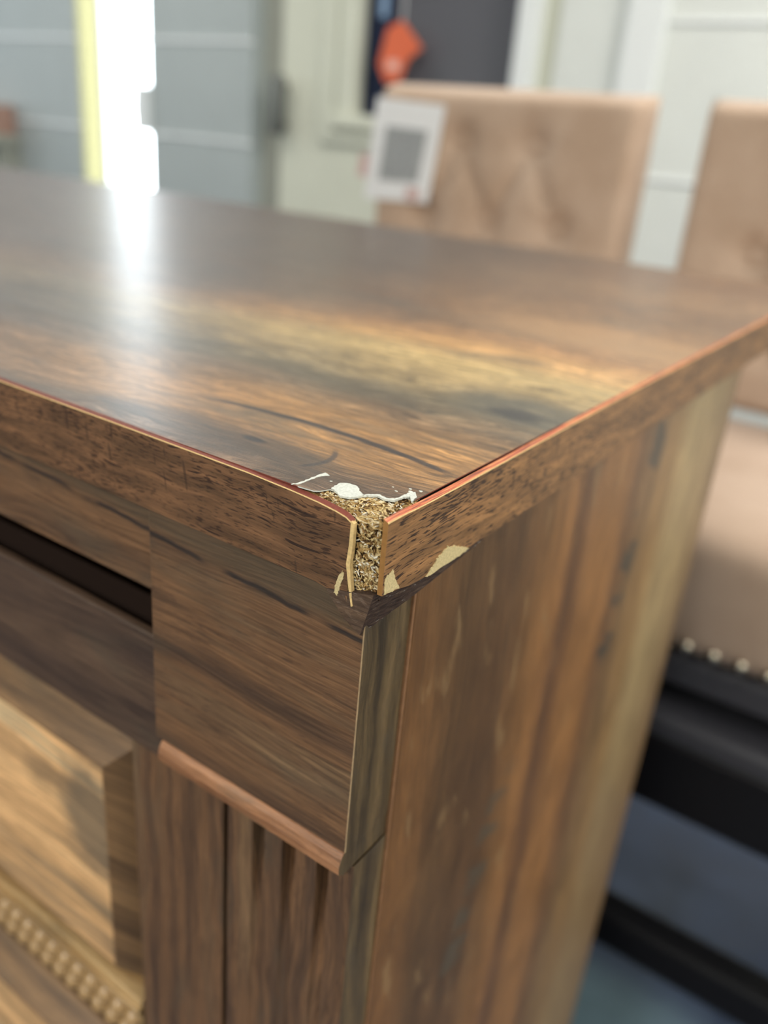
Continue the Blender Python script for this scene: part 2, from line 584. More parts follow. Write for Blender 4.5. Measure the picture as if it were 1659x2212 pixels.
def make_fabric():
    m = Mat('beige_upholstery')
    f = m.noise(m.x * 700.0, m.y * 700.0, m.z * 700.0, 3)
    g = m.noise(m.x * 12.0, m.y * 12.0, m.z * 12.0, 2)
    col = m.ramp(g.step(0.3, 0.7), [(0, (180, 155, 134)), (1, (192, 168, 148))])
    return m.finish(m.scale(col, f.step(0.2, 0.8, 0.93, 1.07)), 0.75, 0.2, f, 0.0004, 0.5, **{'Sheen Weight': 0.25})


M_FABRIC = make_fabric()
M_BLACK = plain('black_satin_wood', (12, 12, 16), 0.42, 0.4)
M_BLACK_LIT = plain('black_wood_lit', (66, 66, 72), 0.45, 0.5)  # lighter copy of the black frame: sheen and caught light painted in
M_SOCKET = plain('stool_underside', (6, 6, 8), 0.7, 0.1)
M_NAIL = plain('nickel_nailhead', (214, 204, 184), 0.22, 0.6, Metallic=1.0)
M_PAPER = plain('white_paper', (232, 234, 236), 0.6, 0.3)
M_PRINT = plain('grey_print', (158, 162, 164), 0.7, 0.2, 0.25, 260)
M_PINK = plain('pink_sticker', (206, 176, 172), 0.6, 0.3)

# ================================================================== the setting
ZF, ZC = -0.90, 1.70
YB = 2.20
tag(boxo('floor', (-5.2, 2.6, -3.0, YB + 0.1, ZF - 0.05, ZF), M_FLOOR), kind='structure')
tag(boxo('ceiling', (-5.2, 2.6, -3.0, YB + 0.1, ZC, ZC + 0.05), M_CEIL), kind='structure')
tag(boxo('wall_right', (2.6, 2.65, -3.0, YB + 0.1, ZF, ZC), M_WALL), kind='structure')
tag(boxo('wall_left', (-5.25, -5.2, -3.0, YB + 0.1, ZF, ZC), M_GREYW), kind='structure')
tag(boxo('wall_front', (-5.2, 2.6, -3.05, -3.0, ZF, ZC), M_WALL), kind='structure')

GAP0, POST0, POST1, GAP1 = -2.985, -2.868, -2.845, -2.600
bm = bmesh.new()
box(bm, -5.2, GAP0, YB, YB + 0.1, ZF, ZC)
box(bm, GAP1, -2.07, YB, YB + 0.1, ZF, ZC)
box(bm, -0.80, 2.6, YB, YB + 0.1, ZF, ZC)
box(bm, -2.07, -0.80, YB, YB + 0.1, 1.30, ZC)
box(bm, GAP0, GAP1, YB, YB + 0.1, 1.45, ZC)
wall_back = tag(new_obj('wall_back', bm, M_GREYW), kind='structure')


def panels(x0, x1, joints, mat):
    for a, b in zip(joints[:-1], joints[1:]):
        boxo('wall_panel', (x0, x1, YB - 0.018, YB + 0.001, a + 0.003, b - 0.007), mat, wall_back, 0.001, 1)
        boxo('joint_highlight', (x0, x1, YB - 0.024, YB - 0.004, b - 0.008, b + 0.004), M_TRIM, wall_back, 0.003, 2)  # white strip added for the highlight along each panel lip


panels(-5.19, GAP0 - 0.014, [ZF, -0.58, -0.27, 0.035, 0.345, 0.655, 0.965, 1.275, ZC], M_GREYW)
panels(GAP1 + 0.004, -2.085, [ZF, -0.58, -0.27, 0.035, 0.345, 0.655, 0.965, 1.275, ZC], M_GREYW)
panels(-0.70, 2.59, [ZF, -0.67, -0.31, 0.05, 0.41, 0.77, 1.13, ZC], M_WALL)
tag(boxo('trim_1', (POST0, POST1, YB - 0.02, YB + 0.02, ZF, 1.45), M_TRIM, None, 0.004), kind='structure')
tag(boxo('trim_2', (-0.80, -0.70, YB - 0.045, YB + 0.01, ZF, ZC), M_TRIM, None, 0.006), kind='structure')

# the door with its dark glass
door = tag(thing('door_1', (-1.52, YB, ZF)), kind='structure')
bm = bmesh.new()
DY0, DY1 = YB + 0.005, YB + 0.05
box(bm, -1.97, -1.72, DY0, DY1, ZF + 0.01, 1.305)
box(bm, -1.10, -1.00, DY0, DY1, ZF + 0.01, 1.305)
box(bm, -1.72, -1.10, DY0, DY1, ZF + 0.01, 0.12)
box(bm, -1.72, -1.10, DY0, DY1, 1.06, 1.305)
new_obj('door_leaf', bm, M_DOOR, door)
boxo('glass', (-1.73, -1.09, YB + 0.030, YB + 0.036, 0.11, 1.07), M_GLASS, door)
boxo('film', (-1.645, -1.545, YB + 0.022, YB + 0.0295, 0.13, 1.05), M_NAVY, door)
boxo('film', (-1.60, -1.575, YB + 0.019, YB + 0.0225, 0.42, 0.50), plain('pale_blue_sticker', (150, 180, 214)), door)
bm = bmesh.new()
box(bm, -1.725, -1.645, YB - 0.02, YB + 0.025, 0.11, 1.08, 0.008)
new_obj('glazing_bead', bm, M_DOOR, door)
boxo('glazing_bead', (-1.795, -1.735, YB - 0.012, YB + 0.02, 0.06, 1.13), M_DOOR, door, 0.006)
boxo('glazing_bead', (-1.735, -1.06, YB - 0.03, YB + 0.02, 0.105, 0.148), M_DOOR, door, 0.006)
boxo('glazing_bead', (-1.735, -1.06, YB - 0.012, YB + 0.01, 0.06, 0.10), M_DOOR, door, 0.006)
boxo('glazing_bead', (-1.105, -1.045, YB - 0.045, YB + 0.02, 0.06, 1.13), M_TRIM, door, 0.008)
boxo('door_frame', (-2.07, -1.985, YB + 0.03, YB + 0.09, ZF, 1.30), M_SEAM, door)
boxo('door_frame', (-0.995, -0.80, YB - 0.012, YB + 0.06, ZF, 1.30), M_WALL, door, 0.004)
boxo('pull_handle', (-1.985, -1.925, YB - 0.05, YB - 0.02, 0.07, 0.25), M_STEEL, door, 0.012, 3, True)
boxo('handle_post', (-1.965, -1.945, YB - 0.025, YB + 0.01, 0.09, 0.11), M_STEEL, door)
boxo('handle_post', (-1.965, -1.945, YB - 0.025, YB + 0.01, 0.21, 0.23), M_STEEL, door)

# ------------------------------------------------------------------ things at the back wall
def make_vinyl():
    m = bpy.data.materials.new('yellow_vinyl')
    m.use_nodes = True
    t = m.node_tree
    for n in list(t.nodes):
        t.nodes.remove(n)
    out = t.nodes.new('ShaderNodeOutputMaterial')
    tr = t.nodes.new('ShaderNodeBsdfTranslucent')
    tr.inputs[0].default_value = (0.42, 0.40, 0.29, 1)
    df = t.nodes.new('ShaderNodeBsdfDiffuse')
    df.inputs[0].default_value = (0.5, 0.44, 0.22, 1)
    mx = t.nodes.new('ShaderNodeMixShader')
    mx.inputs[0].default_value = 0.15
    t.links.new(tr.outputs[0], mx.inputs[1])
    t.links.new(df.outputs[0], mx.inputs[2])
    t.links.new(mx.outputs[0], out.inputs[0])
    return m


strip = thing('vinyl_strip', (-2.93, YB + 0.03, ZF), 'pale yellow translucent strip hanging left of the bright doorway gap', 'strip')
boxo('strip_sheet', (GAP0 - 0.012, POST0 + 0.004, YB - 0.018, YB - 0.015, ZF + 0.02, 1.44), make_vinyl(), strip)
boxo('top_clamp', (GAP0 - 0.014, POST0 + 0.004, YB - 0.03, YB - 0.012, 1.43, 1.47), M_STEEL, strip)

latch = thing('door_latch', (-2.63, YB, 0.12), 'pale latch box on the right edge of the bright doorway gap', 'latch')
boxo('latch_case', (-2.668, GAP1 + 0.01, YB - 0.035, YB - 0.019, 0.035, 0.195), M_TRIM, latch, 0.004)
boxo('latch_bolt', (-2.675, -2.66, YB - 0.03, YB - 0.022, 0.09, 0.14), M_STEEL, latch)

bm = bmesh.new()
ot = [(-1.555, 0.29), (-1.53, 0.385), (-1.48, 0.405), (-1.405, 0.335), (-1.45, 0.305), (-1.475, 0.245), (-1.525, 0.24)]
prism(bm, ot, YB - 0.036, YB - 0.030, 1)
otag = new_obj('orange_tag', bm, plain('orange_paper', (226, 112, 76), 0.5, 0.3))
tag(otag, 'small bright orange tag hanging in front of the dark door glass', 'tag')
bm = bmesh.new()
prism(bm, [(-1.52, 0.275), (-1.48, 0.275), (-1.48, 0.30), (-1.52, 0.30)], YB - 0.039, YB - 0.0355, 1)
new_obj('white_patch', bm, plain('pale_pink_print', (244, 196, 180)), otag)
boxo('cord', (-1.482, -1.478, YB - 0.034, YB - 0.032, 0.39, 1.10), M_PAPER, otag)

shelf = thing('wall_shelf', (-3.55, YB, -0.08), 'small dark grey shelf on the wall at far left', 'shelf')
boxo('shelf_board', (-3.80, -3.405, YB - 0.16, YB - 0.018, -0.075, -0.03), M_SEAM, shelf, 0.004)
boxo('bracket', (-3.60, -3.56, YB - 0.12, YB - 0.018, -0.17, -0.075), M_SEAM, shelf)
boxo('bracket', (-3.46, -3.42, YB - 0.12, YB - 0.018, -0.17, -0.075), M_SEAM, shelf)
bx = thing('small_carton', (-3.60, YB - 0.09, -0.03), 'small pinkish brown carton standing on the wall shelf', 'box')
boxo('carton_body', (-3.74, -3.425, YB - 0.15, YB - 0.03, -0.03, 0.085), plain('pink_brown_card', (176, 142, 128), 0.7, 0.2), bx, 0.003)
boxo('carton_tape', (-3.60, -3.565, YB - 0.1515, YB - 0.029, -0.028, 0.0865), plain('tan_tape', (190, 160, 130), 0.4, 0.4), bx)

# ================================================================== the kitchen island
XL, D = -1.15, 0.622
TH = 0.0245
isl = thing('kitchen_island', (-0.57, 0.2, ZF),
            'large brown wood grain kitchen island with a chipped tabletop corner and overhanging top', 'kitchen island')

# chipped laminate skin, board core, edge tapes
core = bmesh.new()
prism(core, [(XL + 0.0015, 0.0016), (-0.0105, 0.0016), (-0.0040, 0.0030), (-0.0021, 0.0060), (-0.0021, D - 0.0015), (XL + 0.0015, D - 0.0015)], -TH, -0.0040)
core_o = new_obj('tabletop', core, M_DARK, isl)
CHIP = mm([(-28.5, 1.0), (-23.6, 1.6), (-22.5, 2.6), (-21.3, 5.4), (-19.1, 5.5), (-14.7, 4.1), (-12.7, 8.3), (-10.0, 11.0), (-7.6, 10.5), (-5.2, 11.4), (-4.8, 15.1), (-3.9, 16.9), (-1.6, 15.6)])
skin = [(XL + 0.0015, 0.0010)] + CHIP + [(-0.0016, D - 0.0015), (XL + 0.0015, D - 0.0015)]
bm = bmesh.new()
prism(bm, skin, -0.00032, 0.0, 2)
bmesh.ops.triangulate(bm, faces=[f for f in bm.faces if len(f.verts) > 4])
bm.normal_update()
for f in bm.faces:
    c = f.calc_center_median()
    f.material_index = 0 if abs(f.normal.z) > 0.5 else (1 if c.x > -0.03 and c.y < 0.02 else 2)
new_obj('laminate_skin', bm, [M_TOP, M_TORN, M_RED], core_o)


def tape_mesh(path, th_dir):
    """path rows: (along, top height, outward, lower height); material slots: face, top edge, pale arris, end"""
    bm = bmesh.new()
    th, pale = 0.0015, 0.0003

    def P(a, out, z):
        return (a, -out, z) if th_dir == 'y' else (out, a, z)
    rows = []
    for a, zt, out, zb in path:
        rows.append([bm.verts.new(P(a, out, zb)), bm.verts.new(P(a, out, zt - 0.0005 - pale)), bm.verts.new(P(a, out - pale * 0.5, zt - 0.0005)),
                     bm.verts.new(P(a, out - th, zt + 0.00012)), bm.verts.new(P(a, out - th, zb))])
    mats = [0, 2, 1, 0, 0]
    for r0, r1 in zip(rows[:-1], rows[1:]):
        for k in range(5):
            f = bm.faces.new((r0[k], r1[k], r1[(k + 1) % 5], r0[(k + 1) % 5]))
            f.material_index = mats[k]
    f0 = bm.faces.new(rows[0])
    f1 = bm.faces.new(rows[-1][::-1])
    f0.material_index = f1.material_index = 3
    return bm


fr = [(XL, 0, 0, -TH), (-0.10, 0, 0, -TH), (-0.045, -0.0002, 0, -TH), (-0.030, -0.0007, 0, -TH), (-0.021, -0.0012, 0.0, -TH), (-0.015, -0.0018, 0.0001, -TH - 0.0006),
      (-0.0117, -0.0024, 0.0002, -TH - 0.0012), (-0.0096, -0.0034, 0.0003, -TH - 0.0018)]
ob = new_obj('edge_tape', tape_mesh(fr, 'y'), [M_BAND_F, M_RED, M_CREAM, M_CREAM], core_o)
sd = [(0.0006, -0.0004, 0.0005, -0.0212), (0.004, -0.0003, 0.0005, -0.0216), (0.009, -0.0003, 0.0005, -0.0224), (0.0135, -0.0005, 0.0005, -0.0234),
      (0.022, -0.0008, 0.0003, -0.0242), (0.038, -0.0010, 0.0001, -TH), (0.066, -0.0009, 0, -TH), (0.12, -0.0004, 0, -TH), (0.20, 0, 0, -TH), (D, 0, 0, -TH)]
ob = new_obj('edge_tape', tape_mesh(sd, 'x'), [M_BAND_S, M_ORANGE, M_CREAM, M_AMBER], core_o)
boxo('edge_tape', (XL, -0.0001, D - 0.0015, D, -TH, 0.0), M_BAND_F, core_o)
boxo('edge_tape', (XL - 0.0015, XL, 0.0, D, -TH, 0.0), M_BAND_S, core_o)

# the raw chipboard of the broken corner: a rough top and a rough upright strip
bm = bmesh.new()


def top_limit(x):
    for a, b in zip(CHIP[:-1], CHIP[1:]):
        lo, hi = min(a[0], b[0]), max(a[0], b[0])
        if lo <= x <= hi:
            return a[1] + (b[1] - a[1]) * ((x - a[0]) / (b[0] - a[0] + 1e-9))
    return 0.006


def rough_top(u, v):
    x = -0.031 + u * 0.0294
    y = 0.0013 + v * 0.0165
    d = math.hypot(x, y)
    n = noise.fractal(Vector((x * 500, y * 900, 0.3)), 0.8, 2.0, 4)
    q = max(0.0, min(1.0, (top_limit(x) - y) / 0.006))
    z = -0.0007 - 0.0010 * q - 0.0022 * math.exp(-d / 0.006) * q + 0.0006 * n
    if y < 0.0026:
        z -= 0.0010
    return (x, y, min(z, -0.00036))


grid(bm, 90, 60, rough_top)


def rough_corner(u, v):
    x = -0.0112 + u * 0.0098
    z = -0.0030 - v * (TH - 0.0030)
    y = 0.0016 + 0.0010 * u
    n = noise.fractal(Vector((x * 700, 4.0, z * 500)), 0.8, 2.0, 4)
    return (x, y - 0.0008 * n, z - 0.0004 * n)


grid(bm, 50, 110, rough_corner)
new_obj('raw_chipboard', bm, M_CHIP, core_o)

# loose wood flakes standing out of the break
FL = [plain('flake_straw', (204, 182, 132), 0.7, 0.2, 0.15, 900), plain('flake_tan', (160, 128, 78), 0.7, 0.2, 0.15, 900),
      plain('flake_brown', (112, 82, 50), 0.7, 0.2), plain('flake_white', (222, 216, 198), 0.6, 0.3)]
bm = bmesh.new()
CH2 = [Vector(p) for p in CHIP]


def flake(c, L, w, t, ax):
    rot = Matrix.Rotation(random.uniform(-0.5, 0.5), 3, 'X') @ Matrix.Rotation(random.uniform(-0.5, 0.5), 3, 'Y') @ Matrix.Rotation(random.uniform(0, 6.28), 3, ax)
    mi = random.choices((0, 1, 2, 3), (5, 5, 2, 2))[0]
    vs = []
    for k, (sx, sy) in enumerate(((-1, -0.7), (0.3, -1), (1, 0.2), (-0.4, 1))):
        for sz in (-1, 1):
            p = Vector((sx * L, sy * w, sz * t)) if ax == 'Z' else Vector((sx * L, sz * t, sy * w))
            vs.append(bm.verts.new(c + rot @ p))
    n = 4
    fs = [[vs[2 * i] for i in range(n)], [vs[2 * i + 1] for i in range(n)][::-1]]
    for i in range(n):
        j = (i + 1) % n
        fs.append([vs[2 * i], vs[2 * i + 1], vs[2 * j + 1], vs[2 * j]])
    for f in fs:
        bm.faces.new(f).material_index = mi


for k in range(760):
    x = random.uniform(-0.027, -0.002)
    lim = top_limit(x) - 0.0008
    if lim < 0.0019:
        continue
    y = random.uniform(0.0017, lim)
    d = math.hypot(x, y)
    q = max(0.0, min(1.0, (lim + 0.0008 - y) / 0.006))
    z = -0.0007 - 0.0008 * q - 0.0022 * math.exp(-d / 0.006) * q + random.uniform(-0.0003, 0.0003)
    if y < 0.0026:
        z -= 0.0008
    flake(Vector((x, y, z)), random.uniform(0.0003, 0.0011), random.uniform(0.0001, 0.00028), 0.00007, 'Z')
for k in range(420):
    x = random.uniform(-0.0105, -0.0022)
    z = random.uniform(-TH, -0.0040)
    flake(Vector((x, 0.0012 + (x + 0.011) * 0.1 + random.uniform(-0.0004, 0.0003), z)), random.uniform(0.0003, 0.0009), random.uniform(0.0001, 0.00028), 0.00007, 'Y')
tag(new_obj('wood_flakes', bm, FL, core_o), kind='stuff')

# torn paper around the break, each a thin shred
T0, T1 = 0.00002, 0.00022
prismo('torn_paper', mm(rag([(-21.4, 6.0), (-21.9, 10.4), (-20.1, 11.7), (-17.4, 11.9), (-15.1, 9.7), (-12.4, 8.4), (-14.2, 4.3), (-16.5, 3.4), (-18.9, 4.9)], 0.22)), -0.0003, T1, 2, M_TORN, core_o)
prismo('torn_paper', mm(rag([(-12.9, 7.4), (-12.2, 9.6), (-10.1, 11.6), (-7.6, 11.1), (-5.6, 12.2), (-5.3, 15.6), (-5.2, 18.2), (-4.3, 19.8), (-3.4, 18.6), (-2.2, 17.4), (-1.7, 14.0), (-3.6, 16.2), (-4.6, 14.6), (-5.0, 11.1), (-7.6, 10.1), (-10.0, 10.5), (-11.6, 9.0)], 0.22)), -0.0003, T1, 2, M_TORN, core_o)
prismo('torn_paper', mm(rag([(-30.5, 0.6), (-29.7, 2.2), (-29.5, 6.6), (-29.6, 11.4), (-29.2, 13.4), (-27.2, 12.7), (-28.5, 10.6), (-28.9, 6.4), (-29.1, 1.8)], 0.22)), -0.0001, T0 + 0.00008, 2, M_TORN, core_o)
for cx, cy, rr in ((-5.6, 19.4, 0.7), (-6.4, 20.9, 0.45), (-3.6, 21.6, 0.5), (-8.4, 16.9, 0.35), (-10.5, 18.6, 0.3), (-24.5, 9.8, 0.35)):
    pts = [(cx + rr * math.cos(a) * random.uniform(0.5, 1.6), cy + rr * math.sin(a) * random.uniform(0.5, 1.2)) for a in [i * 1.047 for i in range(6)]]
    prismo('torn_paper', mm(pts), -0.0001, T0 + 0.00006, 2, M_TORN, core_o)
JA = [(22.0, -24.2), (25.0, -22.4), (26.4, -21.9), (27.6, -20.5), (29.4, -20.2), (30.6, -19.5), (32.0, -19.2), (32.9, -18.6), (34.4, -19.6), (36.6, -19.9), (38.7, -21.2), (41.5, -22.0), (46.2, -24.1), (43.5, -24.55), (36.7, -24.5), (24.3, -24.6)]
prismo('torn_paper', mm(rag(JA, 0.3)), 0.0001, 0.00052, 0, M_TORN2, core_o)
prismo('torn_paper', mm(rag([(1.4, -21.0), (1.3, -16.9), (2.0, -15.6), (3.0, -15.9), (4.6, -14.9), (5.6, -17.0), (6.8, -19.4), (8.6, -22.1), (4.6, -21.5)], 0.22)), 0.0002, 0.00062, 0, M_TORN2, core_o)
prismo('torn_paper', mm(rag([(-11.5, -17.9), (-10.9, -18.8), (-11.4, -21.0), (-12.0, -23.4), (-12.6, -25.6), (-13.8, -25.3), (-13.2, -21.7)], 0.22)), -0.00045, 0.0001, 1, M_TORN2, core_o)
# long cream splinter at the end of the front tape
prismo('splinter', mm([(-9.9, -3.5), (-8.9, -3.9), (-8.9, -10.0), (-9.3, -15.6), (-8.5, -20.6), (-7.5, -26.9), (-8.0, -27.2), (-9.5, -20.8), (-10.5, -15.6), (-10.0, -10.0)]), -0.0004, 0.0009, 1, M_CREAM, core_o)

# crushed dark underside pushed out below the corner
bm = bmesh.new()
A = Vector((-0.0165, -0.0003, -0.0250)); Cc = Vector((-0.0012, -0.0005, -0.0212)); F = Vector((-0.0050, 0.0004, -0.0350))
G = Vector((-0.0006, 0.0205, -0.0288)); E_ = Vector((0.0002, 0.056, -0.0247)); H = Vector((0.0, 0.0145, -0.0238)); B2 = Vector((-0.0108, 0.0, -0.0314))


def tri_patch(a, b, c, n, amp):
    vs = {}
    for i in range(n + 1):
        for j in range(n + 1 - i):
            p = a + (b - a) * (i / n) + (c - a) * (j / n)
            k = noise.fractal(p * 420, 0.8, 2.0, 3)
            vs[i, j] = bm.verts.new(p + Vector((k, -k, k * 0.4)) * amp)
    for i in range(n):
        for j in range(n - i):
            bm.faces.new((vs[i, j], vs[i + 1, j], vs[i, j + 1]))
            if i + j < n - 1:
                bm.faces.new((vs[i + 1, j], vs[i + 1, j + 1], vs[i, j + 1]))


K0 = Vector((-0.014, 0.012, -0.0246)); K1 = Vector((-0.006, 0.05, -0.0246))
tri_patch(A, Cc, B2, 14, 0.00022)
tri_patch(Cc, F, B2, 14, 0.00022)
tri_patch(Cc, H, F, 18, 0.00022)
tri_patch(H, G, F, 18, 0.00022)
tri_patch(H, E_, G, 18, 0.00018)
tri_patch(A, B2, K0, 6, 0.0)
tri_patch(B2, F, K0, 6, 0.0)
tri_patch(F, G, K0, 6, 0.0)
tri_patch(G, E_, K1, 6, 0.0)
tri_patch(G, K1, K0, 6, 0.0)
tri_patch(A, K0, Cc, 6, 0.0)
tri_patch(Cc, K0, H, 6, 0.0)
tri_patch(H, K1, E_, 6, 0.0)
tri_patch(H, K0, K1, 6, 0.0)
bmesh.ops.remove_doubles(bm, verts=bm.verts[:], dist=0.00002)
bm.normal_update()
for f in bm.faces:
    f.material_index = 1 if abs(f.normal.y) > 0.55 and f.calc_center_median().y < 0.003 else 0
flap = new_obj('crushed_underside', bm, [M_FLAP, M_FLAP_F], core_o)
flap['label'] = 'dark crushed and splintered skin under the broken corner'

# body
PX = -0.0032
sp_ = boxo('side_panel', (PX - 0.016, PX, 0.0250, 0.405, ZF, -TH), M_SIDE, isl, 0.0004, 1)
boxo('edge_strip', (PX - 0.016, PX - 0.0001, 0.0240, 0.0251, ZF, -TH), M_STRIP, sp_, 0.0003, 2)
boxo('side_panel', (XL + 0.05, XL + 0.066, 0.0216, 0.405, ZF, -TH), M_SIDE, isl, 0.0006, 2)
boxo('back_panel', (XL + 0.066, PX - 0.016, 0.389, 0.405, ZF + 0.08, -TH), M_FRONT_H, isl)
boxo('bottom_board', (XL + 0.066, PX - 0.016, 0.022, 0.389, ZF + 0.08, ZF + 0.10), M_FRONT_H, isl)
boxo('plinth', (XL + 0.06, -0.02, 0.03, 0.045, ZF, ZF + 0.08), M_FRONT_H, isl)
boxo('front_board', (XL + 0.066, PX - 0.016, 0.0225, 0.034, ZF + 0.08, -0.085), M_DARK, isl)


def mirror_x(x):
    return (XL + 0.048) - x + 0.0


def front_pair(build):
    for mir in (False, True):
        build(mir)


def mx(mir, x0, x1):
    """x range on the right post, or the same range reflected to the left post"""
    if not mir:
        return x0, x1
    c = (XL + 0.05 - 0.0) + PX
    return c - x1, c - x0


def corner_post(mir):
    x0, x1 = mx(mir, -0.0868, -0.0042)
    bm = bmesh.new()
    box(bm, x0, x1, 0.0012, 0.0240, -0.1118, -TH, 0.0003, 2)
    for f in bm.faces:
        if abs(f.normal.x) > 0.7:
            f.material_index = 1
    bm.normal_update()
    for f in bm.faces:
        f.material_index = 1 if abs(f.normal.x) > 0.95 else (2 if f.normal.x > 0.2 and abs(f.normal.y) > 0.2 else 0)
    b = new_obj('corner_block', bm, [M_BLOCK, M_BLOCK_SIDE, M_ARRIS], isl)
    # moulded bead along the lower edge of the block
    bm = bmesh.new()
    y0, y1 = mx(mir, -0.0836, -0.0046)
    prof = [(0.0030, -0.1112), (0.0010, -0.1120), (-0.0002, -0.1136), (-0.0010, -0.1162), (-0.0008, -0.1192), (0.0016, -0.1212), (0.0240, -0.1214), (0.0240, -0.1112)]
    prism(bm, prof, y0, y1, 0)
    bm.normal_update()
    for f in bm.faces:
        f.material_index = 1 if abs(f.normal.x) > 0.9 else 0
    o = new_obj('bead', bm, [M_BEAD, M_BLOCK_SIDE], b)
    # fluted pilaster below it: a front outline with three round grooves and one deep slot, extruded downwards
    fx = lambda a: mx(mir, a, a)[0]
    yf = 0.0062
    bm = bmesh.new()
    rows = []
    for z, dep in ((-0.1214, 0.0072), (-0.133, 0.0066), (-0.150, 0.0042), (-0.170, 0.0022), (-0.200, 0.0013), (-0.30, 0.0012), (ZF + 0.01, 0.0012)):  # flutes deepest at the top: the block's shadow put into their shape
        out = [(-0.0570, yf)]
        for c, w in ((-0.0430, 0.0028), (-0.0298, 0.0028), (-0.0156, 0.0025)):
            out.append((c - w, yf))
            for k in range(1, 6):
                t = k / 6.0
                out.append((c - w + 2 * w * t, yf + dep * math.sin(math.pi * t) ** 0.7))
            out.append((c + w, yf))
        out += [(-0.0048, yf), (-0.0042, yf + 0.0006), (-0.0042, 0.0240), (-0.0570, 0.0240)]
        rows.append([bm.verts.new((fx(a), b_, z)) for a, b_ in out])
    for r0, r1 in zip(rows[:-1], rows[1:]):
        for k in range(len(r0)):
            bm.faces.new((r0[k], r0[(k + 1) % len(r0)], r1[(k + 1) % len(r0)], r1[k]))
    bm.normal_update()
    for f in bm.faces:
        if abs(f.normal.x) > 0.9 and f.calc_center_median().y > 0.0065 and f.calc_area() > 1e-4:
            f.material_index = 1
    new_obj('fluted_pilaster', bm, [M_FRONT_V, M_POST_SIDE], isl)
    # flat stile left of the pilaster
    a0, a1 = mx(mir, -0.1062, -0.0592)
    boxo('frame_stile', (a0, a1, 0.0058, 0.0222, ZF + 0.08, -0.1214), M_FRONT_V, isl, 0.0007, 2)


front_pair(corner_post)
FX0, FX1 = mx(True, -0.0868, -0.0042)[1] + 0.0006, -0.0874
boxo('top_rail', (FX0, FX1, 0.0026, 0.0122, -0.0548, -TH), wood('top_rail_wood', 'x', BROWN, 0.8, 0.35, extra=block_extra), isl, 0.0006, 2)
boxo('frame_rail', (FX0, FX1, 0.0040, 0.0080, -0.1245, -0.0735), M_FRONT_H, isl, 0.0010, 2)
SX0, SX1 = mx(True, -0.1062, -0.0592)[1], -0.1062
XM = (SX0 + SX1) / 2
boxo('frame_stile', (XM - 0.03, XM + 0.03, 0.0058, 0.0222, ZF + 0.08, -0.1214), M_FRONT_V, isl, 0.0007, 2)


def raised(x0, x1, z0, z1, bev, name, mat, parent):
    """a panel whose sloped border rises from the recess to a flat field"""
    bm = bmesh.new()
    yb, ye, yfld = 0.0222, 0.0205, 0.0068
    ring = lambda i, y: [bm.verts.new(p) for p in ((x0 + i, y, z0 + i), (x1 - i, y, z0 + i), (x1 - i, y, z1 - i), (x0 + i, y, z1 - i))]
    rs = [ring(0, yb), ring(0, ye), ring(bev, yfld), ring(bev + 0.0012, yfld)]
    for a, b in zip(rs[:-1], rs[1:]):
        for k in range(4):
            bm.faces.new((a[k], a[(k + 1) % 4], b[(k + 1) % 4], b[k]))
    for f in bm.faces:
        f.material_index = 1
    bm.faces.new(rs[-1])
    bm.faces.new(rs[0][::-1])
    return new_obj(name, bm, mat, parent)


bead_me = None
for x0, x1 in ((SX0 + 0.0055, XM - 0.0355), (XM + 0.0355, SX1 - 0.0055)):
    pn = raised(x0, x1, -0.2790, -0.1375, 0.0135, 'raised_panel', [M_PANEL, M_BEVEL], isl)
    st = boxo('bead_strip', (x0, x1, 0.0085, 0.0222, -0.3115, -0.2795), M_GOLD, isl, 0.0008)
    boxo('fillet', (x0, x1, 0.0066, 0.0090, -0.2880, -0.2835), M_GOLD, st, 0.0008)
    for rz in (-0.2945, -0.3050):
        n = min(58, int((x1 - x0) / 0.0098))
        for k in range(n):
            if bead_me is None:
                b_ = bmesh.new()
                bmesh.ops.create_uvsphere(b_, u_segments=10, v_segments=6, radius=0.0057)
                bead_me = bpy.data.meshes.new('carved_bead')
                b_.to_mesh(bead_me)
                b_.free()
                bead_me.materials.append(M_GOLD)
                for p in bead_me.polygons:
                    p.use_smooth = True
            o = bpy.data.objects.new('carved_bead', bead_me)
            COL.objects.link(o)
            o.parent = st
            o.location = Vector((x1 - 0.006 - k * 0.0098 - (0.0049 if rz < -0.3 else 0), 0.0098, rz)) - world_loc(st)
    raised(x0, x1, ZF + 0.09, -0.3480, 0.0125, 'raised_panel', [M_PANEL, M_BEVEL], isl)

# ================================================================== counter stools
BTN = [(-0.055, 0.09), (0.055, 0.09), (-0.105, -0.01), (0.0, -0.01), (0.105, -0.01), (-0.055, -0.11), (0.055, -0.11)]
CREASE = [(0, 2), (0, 3), (1, 3), (1, 4), (2, 5), (3, 5), (3, 6), (4, 6)]


def seg_d(px, pz, a, b):
    ax, az = a
    bx, bz = b
    dx, dz = bx - ax, bz - az
    t = max(0, min(1, ((px - ax) * dx + (pz - az) * dz) / (dx * dx + dz * dz)))
    return math.hypot(px - ax - t * dx, pz - az - t * dz)


